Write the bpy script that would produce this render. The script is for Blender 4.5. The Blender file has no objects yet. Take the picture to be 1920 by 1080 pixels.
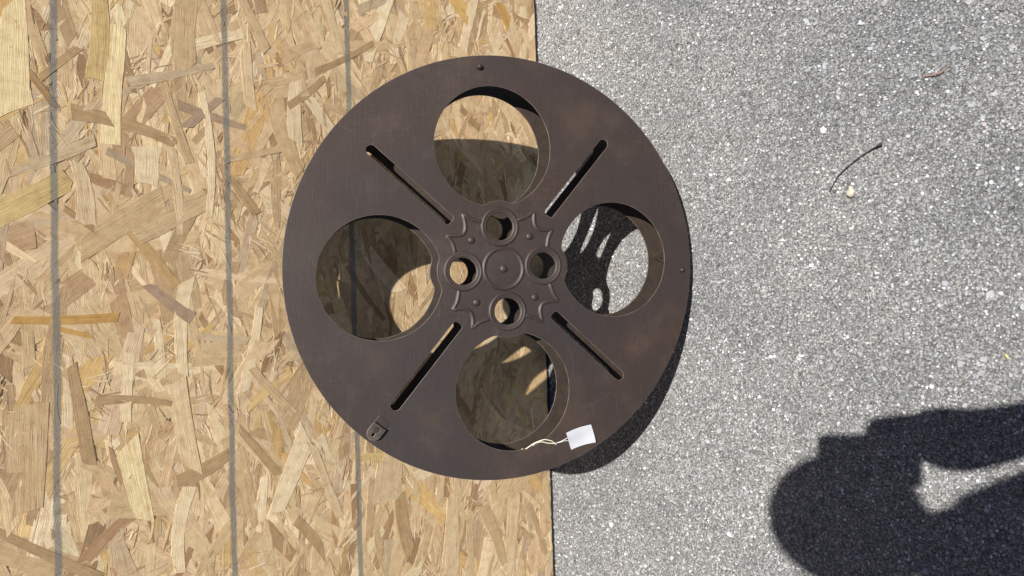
import bpy, bmesh, math, random
import numpy as np
from mathutils import Vector, Matrix

random.seed(7)
rng = np.random.default_rng(11)
scene = bpy.context.scene
col = scene.collection
PI = math.pi

# ------------------------------------------------------------------ camera, sky, sun, exposure
CAM = Vector((0.0095, -0.9848, 1.0701))
RIGHT = Vector((-0.035262, -0.704793, -0.708536))
UP = Vector((0.998753, 0.000214, -0.049919))
BACK = Vector((0.035335, -0.709413, 0.703907))
cd = bpy.data.cameras.new("camera")
cam = bpy.data.objects.new("camera", cd)
col.objects.link(cam)
cam.matrix_world = Matrix(((RIGHT.x, UP.x, BACK.x, CAM.x), (RIGHT.y, UP.y, BACK.y, CAM.y),
                           (RIGHT.z, UP.z, BACK.z, CAM.z), (0, 0, 0, 1)))
cd.sensor_width = 36.0
cd.lens = 36.0 * 1400.0 / 1920.0
cd.clip_start = 0.004
cd.clip_end = 500.0
scene.camera = cam

SUN_DIR = Vector((-0.24697, 0.35770, -0.90058))          # the way the light travels
w = bpy.data.worlds.new("World")
scene.world = w
w.use_nodes = True
nt = w.node_tree
bg = nt.nodes["Background"]
sky = nt.nodes.new("ShaderNodeTexSky")
sky.sky_type = 'NISHITA'
sky.sun_disc = False
sky.air_density = 0.55
sky.dust_density = 0.2
sky.ozone_density = 1.6
sky.sun_elevation = math.radians(64.2)
sky.sun_rotation = math.atan2(-SUN_DIR.x, -SUN_DIR.y)
nt.links.new(sky.outputs[0], bg.inputs[0])
bg.inputs[1].default_value = 0.05
sl = bpy.data.lights.new("sun", 'SUN')
sl.energy = 5.0
sl.angle = math.radians(0.55)
sl.color = (1.0, 0.955, 0.88)
so = bpy.data.objects.new("sun", sl)
col.objects.link(so)
so.location = (1.0, -1.5, 3.8)
so.rotation_euler = SUN_DIR.to_track_quat('-Z', 'Y').to_euler()
vs = scene.view_settings
scene.display_settings.display_device = 'sRGB'
vs.view_transform = 'Standard'
vs.look = 'None'
vs.gamma = 1.0
vs.exposure = 0.71
vs.use_curve_mapping = False


# ------------------------------------------------------------------ helpers
def link(o, parent=None):
    col.objects.link(o)
    if parent is not None:
        o.parent = parent
    return o


def empty(name, loc=(0, 0, 0), mat=None):
    o = bpy.data.objects.new(name, None)
    o.empty_display_size = 0.05
    col.objects.link(o)
    if mat is not None:
        o.matrix_world = mat
    else:
        o.location = loc
    return o


def tag(o, label=None, cat=None, group=None, kind=None):
    for k, v in (("label", label), ("category", cat), ("group", group), ("kind", kind)):
        if v:
            o[k] = v
    return o


def mesh_obj(name, verts, faces, mat, parent=None, smooth=False, offset=None):
    me = bpy.data.meshes.new(name)
    if offset is not None:
        verts = [(v[0] - offset[0], v[1] - offset[1], v[2] - offset[2]) for v in verts]
    me.from_pydata([tuple(v) for v in verts], [], faces)
    me.materials.append(mat)
    if smooth:
        me.polygons.foreach_set("use_smooth", [True] * len(me.polygons))
    me.update()
    return link(bpy.data.objects.new(name, me), parent)


def fast_mesh(name, V, loops, starts, totals, mat, parent=None):
    me = bpy.data.meshes.new(name)
    me.vertices.add(len(V))
    me.vertices.foreach_set("co", np.ascontiguousarray(V, dtype=np.float32).ravel())
    me.loops.add(len(loops))
    me.loops.foreach_set("vertex_index", np.ascontiguousarray(loops, dtype=np.int32))
    me.polygons.add(len(starts))
    me.polygons.foreach_set("loop_start", np.ascontiguousarray(starts, dtype=np.int32))
    me.polygons.foreach_set("loop_total", np.ascontiguousarray(totals, dtype=np.int32))
    me.materials.append(mat)
    me.polygons.foreach_set("use_smooth", np.zeros(len(starts), dtype=bool))
    me.update(calc_edges=True)
    me.validate()
    return link(bpy.data.objects.new(name, me), parent)


class NT:
    """small helper to wire material nodes"""
    def __init__(self, name):
        self.m = bpy.data.materials.new(name)
        self.m.use_nodes = True
        self.t = self.m.node_tree
        self.b = self.t.nodes["Principled BSDF"]

    def n(self, kind, **kw):
        x = self.t.nodes.new(kind)
        for k, v in kw.items():
            setattr(x, k, v)
        return x

    def l(self, a, b):
        self.t.links.new(a, b)

    def val(self, x, sock):
        if isinstance(x, (int, float)):
            sock.default_value = x
        elif isinstance(x, (tuple, list)):
            sock.default_value = tuple(x) if len(x) != 3 or sock.type != 'RGBA' else tuple(x) + (1,)
        else:
            self.l(x, sock)

    def math(self, op, a, b=0.0, c=None, clamp=False):
        x = self.n("ShaderNodeMath", operation=op)
        x.use_clamp = clamp
        self.val(a, x.inputs[0])
        self.val(b, x.inputs[1])
        if c is not None:
            self.val(c, x.inputs[2])
        return x.outputs[0]

    def mix(self, fac, a, b, blend='MIX'):
        x = self.n("ShaderNodeMix", data_type='RGBA', blend_type=blend)
        self.val(fac, x.inputs[0])
        self.val(a, x.inputs[6])
        self.val(b, x.inputs[7])
        return x.outputs[2]

    def noise(self, vec, scale, detail=3.0, rough=0.55, out=0):
        x = self.n("ShaderNodeTexNoise")
        if vec is not None:
            self.l(vec, x.inputs["Vector"])
        x.inputs["Scale"].default_value = scale
        x.inputs["Detail"].default_value = detail
        x.inputs["Roughness"].default_value = rough
        return x.outputs[out]

    def vor(self, vec, scale, feature='F1', out="Distance", rand=1.0):
        x = self.n("ShaderNodeTexVoronoi", feature=feature)
        if vec is not None:
            self.l(vec, x.inputs["Vector"])
        x.inputs["Scale"].default_value = scale
        x.inputs["Randomness"].default_value = rand
        return x.outputs[out]

    def ramp(self, fac, stops, interp='LINEAR'):
        x = self.n("ShaderNodeValToRGB")
        x.color_ramp.interpolation = interp
        el = x.color_ramp.elements
        while len(el) < len(stops):
            el.new(0.5)
        for e, (p, c) in zip(el, stops):
            e.position = p
            e.color = tuple(c) + (1,) if len(c) == 3 else c
        self.l(fac, x.inputs[0])
        return x.outputs[0]

    def mapping(self, vec, scale=(1, 1, 1), rot=(0, 0, 0)):
        x = self.n("ShaderNodeMapping")
        self.l(vec, x.inputs[0])
        x.inputs["Scale"].default_value = scale
        x.inputs["Rotation"].default_value = rot
        return x.outputs[0]

    def sstep(self, x_, lo, hi):
        x = self.n("ShaderNodeMapRange", interpolation_type='SMOOTHSTEP')
        self.val(x_, x.inputs[0])
        x.inputs[1].default_value = lo
        x.inputs[2].default_value = hi
        return x.outputs[0]

    def bump(self, height, strength, dist):
        x = self.n("ShaderNodeBump")
        x.inputs["Strength"].default_value = strength
        x.inputs["Distance"].default_value = dist
        self.l(height, x.inputs["Height"])
        self.l(x.outputs[0], self.b.inputs["Normal"])
        return x.outputs[0]

    def pos(self):
        return self.n("ShaderNodeNewGeometry").outputs["Position"]

    def obj(self):
        return self.n("ShaderNodeTexCoord").outputs["Object"]


def plain(name, c, rough=0.6, metal=0.0, spec=0.5):
    q = NT(name)
    q.b.inputs["Base Color"].default_value = tuple(c) + (1,)
    q.b.inputs["Roughness"].default_value = rough
    q.b.inputs["Metallic"].default_value = metal
    q.b.inputs["Specular IOR Level"].default_value = spec
    return q


# ------------------------------------------------------------------ materials
def mat_wood(name):
    """one wood strand: tint per strand (attribute), grain along the strand (UV), grey sprayed guide lines across the board"""
    q = NT(name)
    uv = q.n("ShaderNodeUVMap").outputs[0]
    at = q.n("ShaderNodeAttribute", attribute_name="tint")
    tint = at.outputs["Color"]
    pos = q.pos()
    long_ = q.mapping(uv, (10, 240, 1))
    g1 = q.noise(long_, 1.0, 4.0, 0.65)
    g2 = q.noise(q.mapping(uv, (40, 1300, 1)), 1.0, 2.0, 0.6)
    gr = q.math('ADD', q.math('MULTIPLY', g1, 0.6), q.math('MULTIPLY', g2, 0.4))
    amp = q.n("ShaderNodeMapRange")
    q.l(q.noise(q.mapping(uv, (14, 30, 1)), 1.0, 2.0, 0.5), amp.inputs[0])
    amp.inputs[1].default_value, amp.inputs[2].default_value = 0.35, 0.65
    amp.inputs[3].default_value, amp.inputs[4].default_value = 0.28, 1.25
    gr = q.math('ADD', 0.5, q.math('MULTIPLY', q.math('SUBTRACT', gr, 0.5), amp.outputs[0]))
    k = q.ramp(gr, [(0.30, (0.56, 0.48, 0.40)), (0.43, (0.86, 0.83, 0.79)), (0.55, (1.00, 1.00, 0.99)), (0.72, (1.17, 1.20, 1.23))])
    c = q.mix(1.0, tint, k, 'MULTIPLY')
    lines = q.sstep(q.noise(q.mapping(uv, (9, 620, 1)), 1.0, 3.0, 0.7), 0.63, 0.70)
    c = q.mix(q.math('MULTIPLY', q.math('MULTIPLY', lines, amp.outputs[0]), 0.6), c, (0.20, 0.11, 0.05))
    blot = q.ramp(q.noise(pos, 75.0, 4.0, 0.65), [(0.30, (0.80, 0.75, 0.70)), (0.5, (0.98, 0.97, 0.95)), (0.70, (1.09, 1.10, 1.10))])
    c = q.mix(1.0, c, blot, 'MULTIPLY')
    fib = q.math('MULTIPLY', q.sstep(q.noise(q.mapping(uv, (55, 900, 1)), 1.0, 4.0, 0.75), 0.60, 0.68), q.sstep(q.noise(pos, 28.0, 2.0, 0.5), 0.45, 0.6))
    c = q.mix(q.math('MULTIPLY', fib, 0.6), c, (0.22, 0.13, 0.065))
    # resin stains, warm patches several cm across
    st = q.sstep(q.noise(pos, 11.0, 4.0, 0.6), 0.55, 0.75)
    c = q.mix(q.math('MULTIPLY', st, 0.30), c, (0.46, 0.29, 0.13))
    sp = q.sstep(q.noise(pos, 170.0, 3.0, 0.6), 0.66, 0.74)
    c = q.mix(q.math('MULTIPLY', sp, 0.55), c, (0.20, 0.12, 0.06))
    # sprayed lines
    sx = q.n("ShaderNodeSeparateXYZ")
    q.l(pos, sx.inputs[0])
    X, Z = sx.outputs[0], sx.outputs[2]
    wob = q.math('MULTIPLY', q.math('SUBTRACT', q.noise(pos, 9.0, 2.0, 0.5), 0.5), 0.006)
    rag = q.math('MULTIPLY', q.math('SUBTRACT', q.noise(q.mapping(pos, (420, 1, 160)), 1.0, 3.0, 0.7), 0.5), 0.0055)
    mask = None
    for a, b, hw in ((0.8360, -0.0412, 0.0041), (0.6304, -0.0307, 0.0043), (0.4352, -0.0198, 0.0047)):
        d = q.math('ABSOLUTE', q.math('ADD', q.math('SUBTRACT', q.math('SUBTRACT', Z, a), q.math('MULTIPLY', X, b)), wob))
        d = q.math('ADD', d, rag)
        m_ = q.math('SUBTRACT', 1.0, q.sstep(d, hw - 0.0016, hw + 0.0012))
        mask = m_ if mask is None else q.math('MAXIMUM', mask, m_)
    dens = q.ramp(q.noise(q.mapping(pos, (60, 1, 260)), 1.0, 3.0, 0.7), [(0.25, (0.68,) * 3), (0.6, (0.82,) * 3)])
    c = q.mix(q.math('MULTIPLY', mask, dens), c, (0.150, 0.150, 0.138))
    q.l(c, q.b.inputs["Base Color"])
    q.b.inputs["Roughness"].default_value = 0.62
    q.b.inputs["Specular IOR Level"].default_value = 0.35
    q.bump(q.math('ADD', gr, q.math('MULTIPLY', g2, 0.6)), 0.6, 0.0009)
    return q.m


def mat_reel():
    q = NT("weathered_brown_metal")
    o = q.obj()
    at = q.noise(q.mapping(o, (1, 1, 1), (0, 0, 0.9)), 9.0, 5.0, 0.6)
    big = q.noise(o, 3.2, 2.0, 0.5)
    sx = q.n("ShaderNodeSeparateXYZ")
    q.l(o, sx.inputs[0])
    brush = q.noise(q.mapping(o, (900, 26, 26), (0, 0, 0.72)), 1.0, 4.0, 0.65)
    brush2 = q.noise(q.mapping(o, (30, 700, 30), (0, 0, 0.45)), 1.0, 3.0, 0.6)
    c = q.ramp(big, [(0.36, (0.0216, 0.0146, 0.0128)), (0.5, (0.0226, 0.0132, 0.0105)), (0.66, (0.0260, 0.0126, 0.0084))])
    c = q.mix(q.math('MULTIPLY', q.sstep(at, 0.52, 0.72), 0.80), c, (0.040, 0.0225, 0.0150))
    c = q.mix(q.math('MULTIPLY', q.sstep(brush, 0.55, 0.75), 0.50), c, (0.050, 0.040, 0.036))
    c = q.mix(q.math('MULTIPLY', q.sstep(brush2, 0.58, 0.78), 0.22), c, (0.013, 0.0095, 0.0085))
    sp = q.sstep(q.noise(o, 380.0, 2.0, 0.5), 0.70, 0.76)
    c = q.mix(q.math('MULTIPLY', sp, 0.4), c, (0.09, 0.07, 0.06))
    rust = q.math('MULTIPLY', q.sstep(q.noise(o, 14.0, 5.0, 0.65), 0.60, 0.74), 0.30)
    c = q.mix(rust, c, (0.060, 0.030, 0.016))
    # hairline rubs in two directions, only where the paint has been handled
    hand = q.sstep(q.noise(o, 6.5, 3.0, 0.6), 0.48, 0.62)
    for sc, rt in (((14, 300, 14), 0.62), ((240, 11, 11), 0.20)):
        hn = q.noise(q.mapping(o, sc, (0, 0, rt)), 1.0, 2.0, 0.5)
        hair = q.math('SUBTRACT', 1.0, q.sstep(q.math('ABSOLUTE', q.math('SUBTRACT', hn, 0.5)), 0.002, 0.007))
        c = q.mix(q.math('MULTIPLY', q.math('MULTIPLY', hair, hand), 0.42), c, (0.075, 0.058, 0.050))
    dust = q.math('MULTIPLY', q.sstep(q.noise(o, 21.0, 6.0, 0.7), 0.52, 0.78), 0.22)
    c = q.mix(dust, c, (0.075, 0.062, 0.055))
    q.l(c, q.b.inputs["Base Color"])
    q.b.inputs["Metallic"].default_value = 0.0
    q.b.inputs["Specular IOR Level"].default_value = 0.55
    rr = q.n("ShaderNodeMapRange")
    q.l(at, rr.inputs[0])
    rr.inputs[1].default_value = 0.3
    rr.inputs[2].default_value = 0.7
    rr.inputs[3].default_value = 0.50
    rr.inputs[4].default_value = 0.62
    q.l(rr.outputs[0], q.b.inputs["Roughness"])
    h_ = q.math('ADD', q.math('MULTIPLY', brush, 0.5), q.noise(o, 42.0, 3.0, 0.5))
    q.bump(h_, 0.25, 0.0009)
    return q.m


def mat_rust(name, c1, c2):
    q = NT(name)
    o = q.obj()
    a = q.noise(o, 60.0, 5.0, 0.65)
    q.l(q.ramp(a, [(0.35, c1), (0.65, c2)]), q.b.inputs["Base Color"])
    q.b.inputs["Roughness"].default_value = 0.55
    q.bump(a, 0.3, 0.0005)
    return q.m


def stained(q, c, o):
    """old oily, traffic-polished patches in the asphalt"""
    warp = q.math('MULTIPLY', q.math('SUBTRACT', q.noise(o, 9.0, 5.0, 0.65), 0.5), 0.34)
    m = None
    for (x, y, r, k) in ((0.46, -0.36, 0.03, 0.55), (0.30, -0.70, 0.10, 0.42), (0.10, -0.74, 0.08, 0.25), (0.62, -0.62, 0.16, 0.4)):
        d = q.n("ShaderNodeVectorMath", operation='DISTANCE')
        q.l(o, d.inputs[0])
        d.inputs[1].default_value = (x, y, 0)
        e = q.math('MULTIPLY', q.math('SUBTRACT', 1.0, q.sstep(q.math('ADD', d.outputs["Value"], warp), r * 0.4, r + 0.16)), k)
        m = e if m is None else q.math('MAXIMUM', m, e)
    return q.mix(m, c, q.mix(1.0, c, (0.58, 0.62, 0.68), 'MULTIPLY'))


def mat_asphalt():
    q = NT("asphalt_binder")
    o = q.pos()
    v1 = q.vor(o, 330.0, 'F1', "Distance")
    vc = q.vor(o, 330.0, 'F1', "Color")
    v2 = q.vor(o, 760.0, 'F1', "Color")
    bw = q.n("ShaderNodeSeparateColor")
    q.l(vc, bw.inputs[0])
    bw2 = q.n("ShaderNodeSeparateColor")
    q.l(v2, bw2.inputs[0])
    c = q.ramp(bw.outputs[0], [(0.0, (0.080, 0.080, 0.081)), (0.35, (0.133, 0.135, 0.138)), (0.7, (0.197, 0.20, 0.204)), (1.0, (0.38, 0.378, 0.37))])
    c2 = q.ramp(bw2.outputs[1], [(0.0, (0.065, 0.065, 0.066)), (0.5, (0.147, 0.15, 0.153)), (1.0, (0.34, 0.338, 0.33))])
    c = q.mix(0.5, c, c2)
    edge = q.math('MULTIPLY', q.sstep(v1, 0.45, 0.75), 0.7)
    c = q.mix(edge, c, (0.045, 0.045, 0.047))
    big = q.ramp(q.noise(o, 3.4, 6.0, 0.68), [(0.32, (0.98, 0.99, 1.01)), (0.5, (1.20, 1.20, 1.20)), (0.68, (1.36, 1.35, 1.33))])
    c = q.mix(1.0, c, big, 'MULTIPLY')
    c = stained(q, c, o)
    q.l(c, q.b.inputs["Base Color"])
    q.b.inputs["Roughness"].default_value = 0.85
    q.b.inputs["Specular IOR Level"].default_value = 0.25
    hh = q.math('ADD', q.math('MULTIPLY', v1, -1.0), q.math('MULTIPLY', q.noise(o, 900.0, 3.0, 0.6), 0.6))
    q.bump(hh, 0.8, 0.0016)
    return q.m


def mat_stone():
    q = NT("aggregate_stone")
    at = q.n("ShaderNodeAttribute", attribute_name="tint").outputs["Color"]
    o = q.pos()
    a = q.ramp(q.noise(o, 800.0, 3.0, 0.6), [(0.3, (0.72, 0.72, 0.72)), (0.7, (1.18, 1.18, 1.17))])
    c = q.mix(1.0, at, a, 'MULTIPLY')
    big = q.ramp(q.noise(o, 3.4, 6.0, 0.68), [(0.32, (0.98, 0.99, 1.01)), (0.5, (1.20, 1.20, 1.20)), (0.68, (1.36, 1.35, 1.33))])
    c = q.mix(1.0, c, big, 'MULTIPLY')
    c = stained(q, c, o)
    q.l(c, q.b.inputs["Base Color"])
    q.b.inputs["Roughness"].default_value = 0.7
    q.b.inputs["Specular IOR Level"].default_value = 0.3
    return q.m


def mat_noise(name, c1, c2, scale, rough=0.8, bump=0.2, dist=0.001):
    q = NT(name)
    a = q.noise(q.obj(), scale, 4.0, 0.6)
    q.l(q.ramp(a, [(0.3, c1), (0.7, c2)]), q.b.inputs["Base Color"])
    q.b.inputs["Roughness"].default_value = rough
    q.bump(a, bump, dist)
    return q.m


M_WOOD = mat_wood("wood_strand")
M_CORE = mat_noise("board_core", (0.34, 0.24, 0.14), (0.48, 0.35, 0.21), 90.0)
M_REEL = mat_reel()
M_EDGE = mat_rust("worn_edge", (0.032, 0.023, 0.019), (0.062, 0.046, 0.036))
M_WORN = mat_rust("rubbed_edge", (0.060, 0.045, 0.036), (0.150, 0.118, 0.096))
M_BACK = mat_rust("rusty_brown_metal", (0.0200, 0.0142, 0.0118), (0.036, 0.0225, 0.0150))
M_SCR = plain("bare_scratch", (0.056, 0.045, 0.038), 0.5).m
M_ASPH = mat_asphalt()
M_STONE = mat_stone()
M_GAP_SHADE = mat_noise("gap_shade_black", (0.010, 0.010, 0.011), (0.020, 0.020, 0.021), 80.0, 0.8)  # near-black colour painting the shade in the gap under the board
M_PAPER = mat_noise("white_paper", (0.36, 0.37, 0.405), (0.41, 0.42, 0.455), 60.0, 0.75, 0.15, 0.0006)
M_STRING = mat_noise("cotton_string", (0.62, 0.55, 0.42), (0.76, 0.70, 0.57), 900.0, 0.9)
M_STRING2 = plain("white_thread", (0.72, 0.72, 0.72), 0.8).m
M_TWIG = mat_noise("dark_twig", (0.018, 0.014, 0.014), (0.040, 0.031, 0.030), 300.0)
M_NEEDLE = mat_noise("reddish_stem", (0.20, 0.085, 0.05), (0.30, 0.17, 0.09), 150.0)
M_PEB = mat_noise("pale_pebble", (0.34, 0.31, 0.24), (0.44, 0.41, 0.34), 200.0, 0.6)
M_LEAF = mat_noise("straw_bit", (0.40, 0.36, 0.14), (0.52, 0.46, 0.22), 200.0)

# ------------------------------------------------------------------ ground
g = mesh_obj("ground", [(-150, -150, -0.0012), (150, -150, -0.0012), (150, 150, -0.0012), (-150, 150, -0.0012)], [(0, 1, 2, 3)], M_ASPH)
tag(g, "grey worn asphalt full of pale crushed stone", kind="structure")

# crushed stone showing at the asphalt surface (uncountable)
N = 125000
cx = rng.uniform(-1.10, 1.00, N)
cy = rng.uniform(-1.25, 0.012, N)
rad = np.exp(rng.normal(math.log(0.00138), 0.50, N)).clip(0.0007, 0.0062)
nb = 7
ang = (np.arange(nb)[None, :] / nb) * 2 * PI + rng.uniform(0, 2 * PI, (N, 1)) + rng.uniform(-0.28, 0.28, (N, nb))
asp = rng.uniform(0.5, 1.0, (N, 1))
rot = rng.uniform(0, 2 * PI, (N, 1))
rr_ = rad[:, None] * rng.uniform(0.72, 1.18, (N, nb))
lx_ = rr_ * np.cos(ang)
ly_ = rr_ * np.sin(ang) * asp
px_ = lx_ * np.cos(rot) - ly_ * np.sin(rot)
py_ = lx_ * np.sin(rot) + ly_ * np.cos(rot)
top = rng.uniform(-0.0006, 0.0004, N) + rad * rng.uniform(-0.05, 0.22, N)
tilt = rng.normal(0, 0.20, (N, 2))
V = np.zeros((N, 2 * nb, 3), np.float32)
V[:, :nb, 0] = cx[:, None] + px_
V[:, :nb, 1] = cy[:, None] + py_
V[:, :nb, 2] = -0.0022
s_ = 0.74
V[:, nb:, 0] = cx[:, None] + px_ * s_
V[:, nb:, 1] = cy[:, None] + py_ * s_
V[:, nb:, 2] = top[:, None] + tilt[:, :1] * px_ * s_ + tilt[:, 1:] * py_ * s_
side = np.stack([np.array([i, (i + 1) % nb, nb + (i + 1) % nb, nb + i]) for i in range(nb)])
lp = np.concatenate([side.ravel(), np.arange(nb, 2 * nb)])
loops = (np.arange(N)[:, None] * 2 * nb + lp[None, :]).ravel()
tot1 = np.array([4] * nb + [nb])
totals = np.tile(tot1, N)
starts = np.concatenate([[0], np.cumsum(totals)[:-1]])
st = fast_mesh("aggregate", V.reshape(-1, 3), loops, starts, totals, M_STONE)
tone = rng.random(N)
base = np.where(tone[:, None] < 0.26, rng.uniform(0.070, 0.14, (N, 1)),
                np.where(tone[:, None] < 0.68, rng.uniform(0.13, 0.25, (N, 1)), rng.uniform(0.27, 0.52, (N, 1))))
base = np.where((rad > 0.0032)[:, None], rng.uniform(0.09, 0.30, (N, 1)) + (rng.random((N, 1)) < 0.10) * 0.2, base)
hue = np.array([[0.985, 1.01, 1.045]]) + rng.normal(0, 0.022, (N, 1)) * np.array([[1.0, 0.0, -1.2]])
warm = (rng.random(N) < 0.03)[:, None] * np.array([[0.12, -0.02, -0.10]])
tc = np.concatenate([np.clip(base * (hue + warm), 0.01, 0.75), np.ones((N, 1))], 1)
ca = st.data.color_attributes.new("tint", 'FLOAT_COLOR', 'POINT')
ca.data.foreach_set("color", np.repeat(tc, 2 * nb, axis=0).astype(np.float32).ravel())
tag(st, "crushed stone chips showing in the asphalt surface", kind="stuff")

# ------------------------------------------------------------------ OSB board (stands upright on the asphalt)
BX0, BX1, BZ0, BZ1 = -0.95, 0.72, 0.0065, 1.2250
board = empty("strand_board", (0, 0, 0))
tag(board, "tan oriented strand board with three grey guide lines, standing upright behind the reel", "wooden board")


def box(name, a, b, mat, parent=None):
    x0, y0, z0 = a
    x1, y1, z1 = b
    v = [(x0, y0, z0), (x1, y0, z0), (x1, y1, z0), (x0, y1, z0), (x0, y0, z1), (x1, y0, z1), (x1, y1, z1), (x0, y1, z1)]
    f = [(0, 3, 2, 1), (4, 5, 6, 7), (0, 1, 5, 4), (1, 2, 6, 5), (2, 3, 7, 6), (3, 0, 4, 7)]
    return mesh_obj(name, v, f, mat, parent)


box("core", (BX0, 0.0010, BZ0), (BX1, 0.0128, BZ1), M_CORE, board)
box("gap_shade_strip", (BX0, 0.0007, -0.004), (0.5025, 0.0112, BZ0), M_GAP_SHADE, board)  # added black strip, stands in for the shaded gap below the board

TINTS = [((0.61, 0.455, 0.278), 34), ((0.68, 0.525, 0.335), 18), ((0.545, 0.395, 0.235), 26), ((0.455, 0.315, 0.185), 12),
         ((0.37, 0.240, 0.135), 4), ((0.57, 0.385, 0.175), 4), ((0.52, 0.40, 0.275), 8), ((0.72, 0.59, 0.40), 8), ((0.63, 0.46, 0.23), 3)]
tw = np.array([t[1] for t in TINTS], float)
tw /= tw.sum()


def strand(cx_, cz_, ln, wd, a, depth, slope, kind):
    """outline (along u, across v), jagged ends; returns verts and uvs of the top outline"""
    n = 5
    us = np.linspace(-0.5, 0.5, n)
    tap = random.uniform(-0.25, 0.25)
    bow = random.gauss(0, 0.03) * ln
    up, dn = [], []
    sk0, sk1 = random.gauss(0, 0.6) * wd, random.gauss(0, 0.6) * wd
    for i, u in enumerate(us):
        hw = wd * 0.5 * (1 + tap * u * 2) * random.uniform(0.9, 1.07)
        if kind and (i == 0 or i == n - 1):
            hw *= random.uniform(0.25, 0.8)
        b = bow * (1 - 4 * u * u)
        up.append((u * ln + (sk0 * 0.5 if i == 0 else sk1 * 0.5 if i == n - 1 else 0), b + hw))
        dn.append((u * ln - (sk0 * 0.5 if i == 0 else sk1 * 0.5 if i == n - 1 else 0), b - hw))
    e1 = [(0.5 * ln + random.gauss(0, 0.10) * wd, random.uniform(-0.2, 0.2) * wd + dn[-1][1] * 0.3)] if random.random() < 0.6 else []
    e0 = [(-0.5 * ln + random.gauss(0, 0.10) * wd, random.uniform(-0.2, 0.2) * wd)] if random.random() < 0.6 else []
    out = dn + e1 + up[::-1] + e0
    ca_, sa_ = math.cos(a), math.sin(a)
    vs_, uv_ = [], []
    ou, ov = random.uniform(0, 50), random.uniform(0, 50)
    for (u, v) in out:
        x = cx_ + u * ca_ - v * sa_
        z = cz_ + u * sa_ + v * ca_
        y = depth + slope[0] * u + slope[1] * v
        vs_.append((x, y, z))
        uv_.append((u + ou, v + ov))
    return vs_, uv_


def clip_ok(vs_):
    return [(min(max(x, BX0), BX1), y, min(max(z, BZ0), BZ1)) for x, y, z in vs_]


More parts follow.
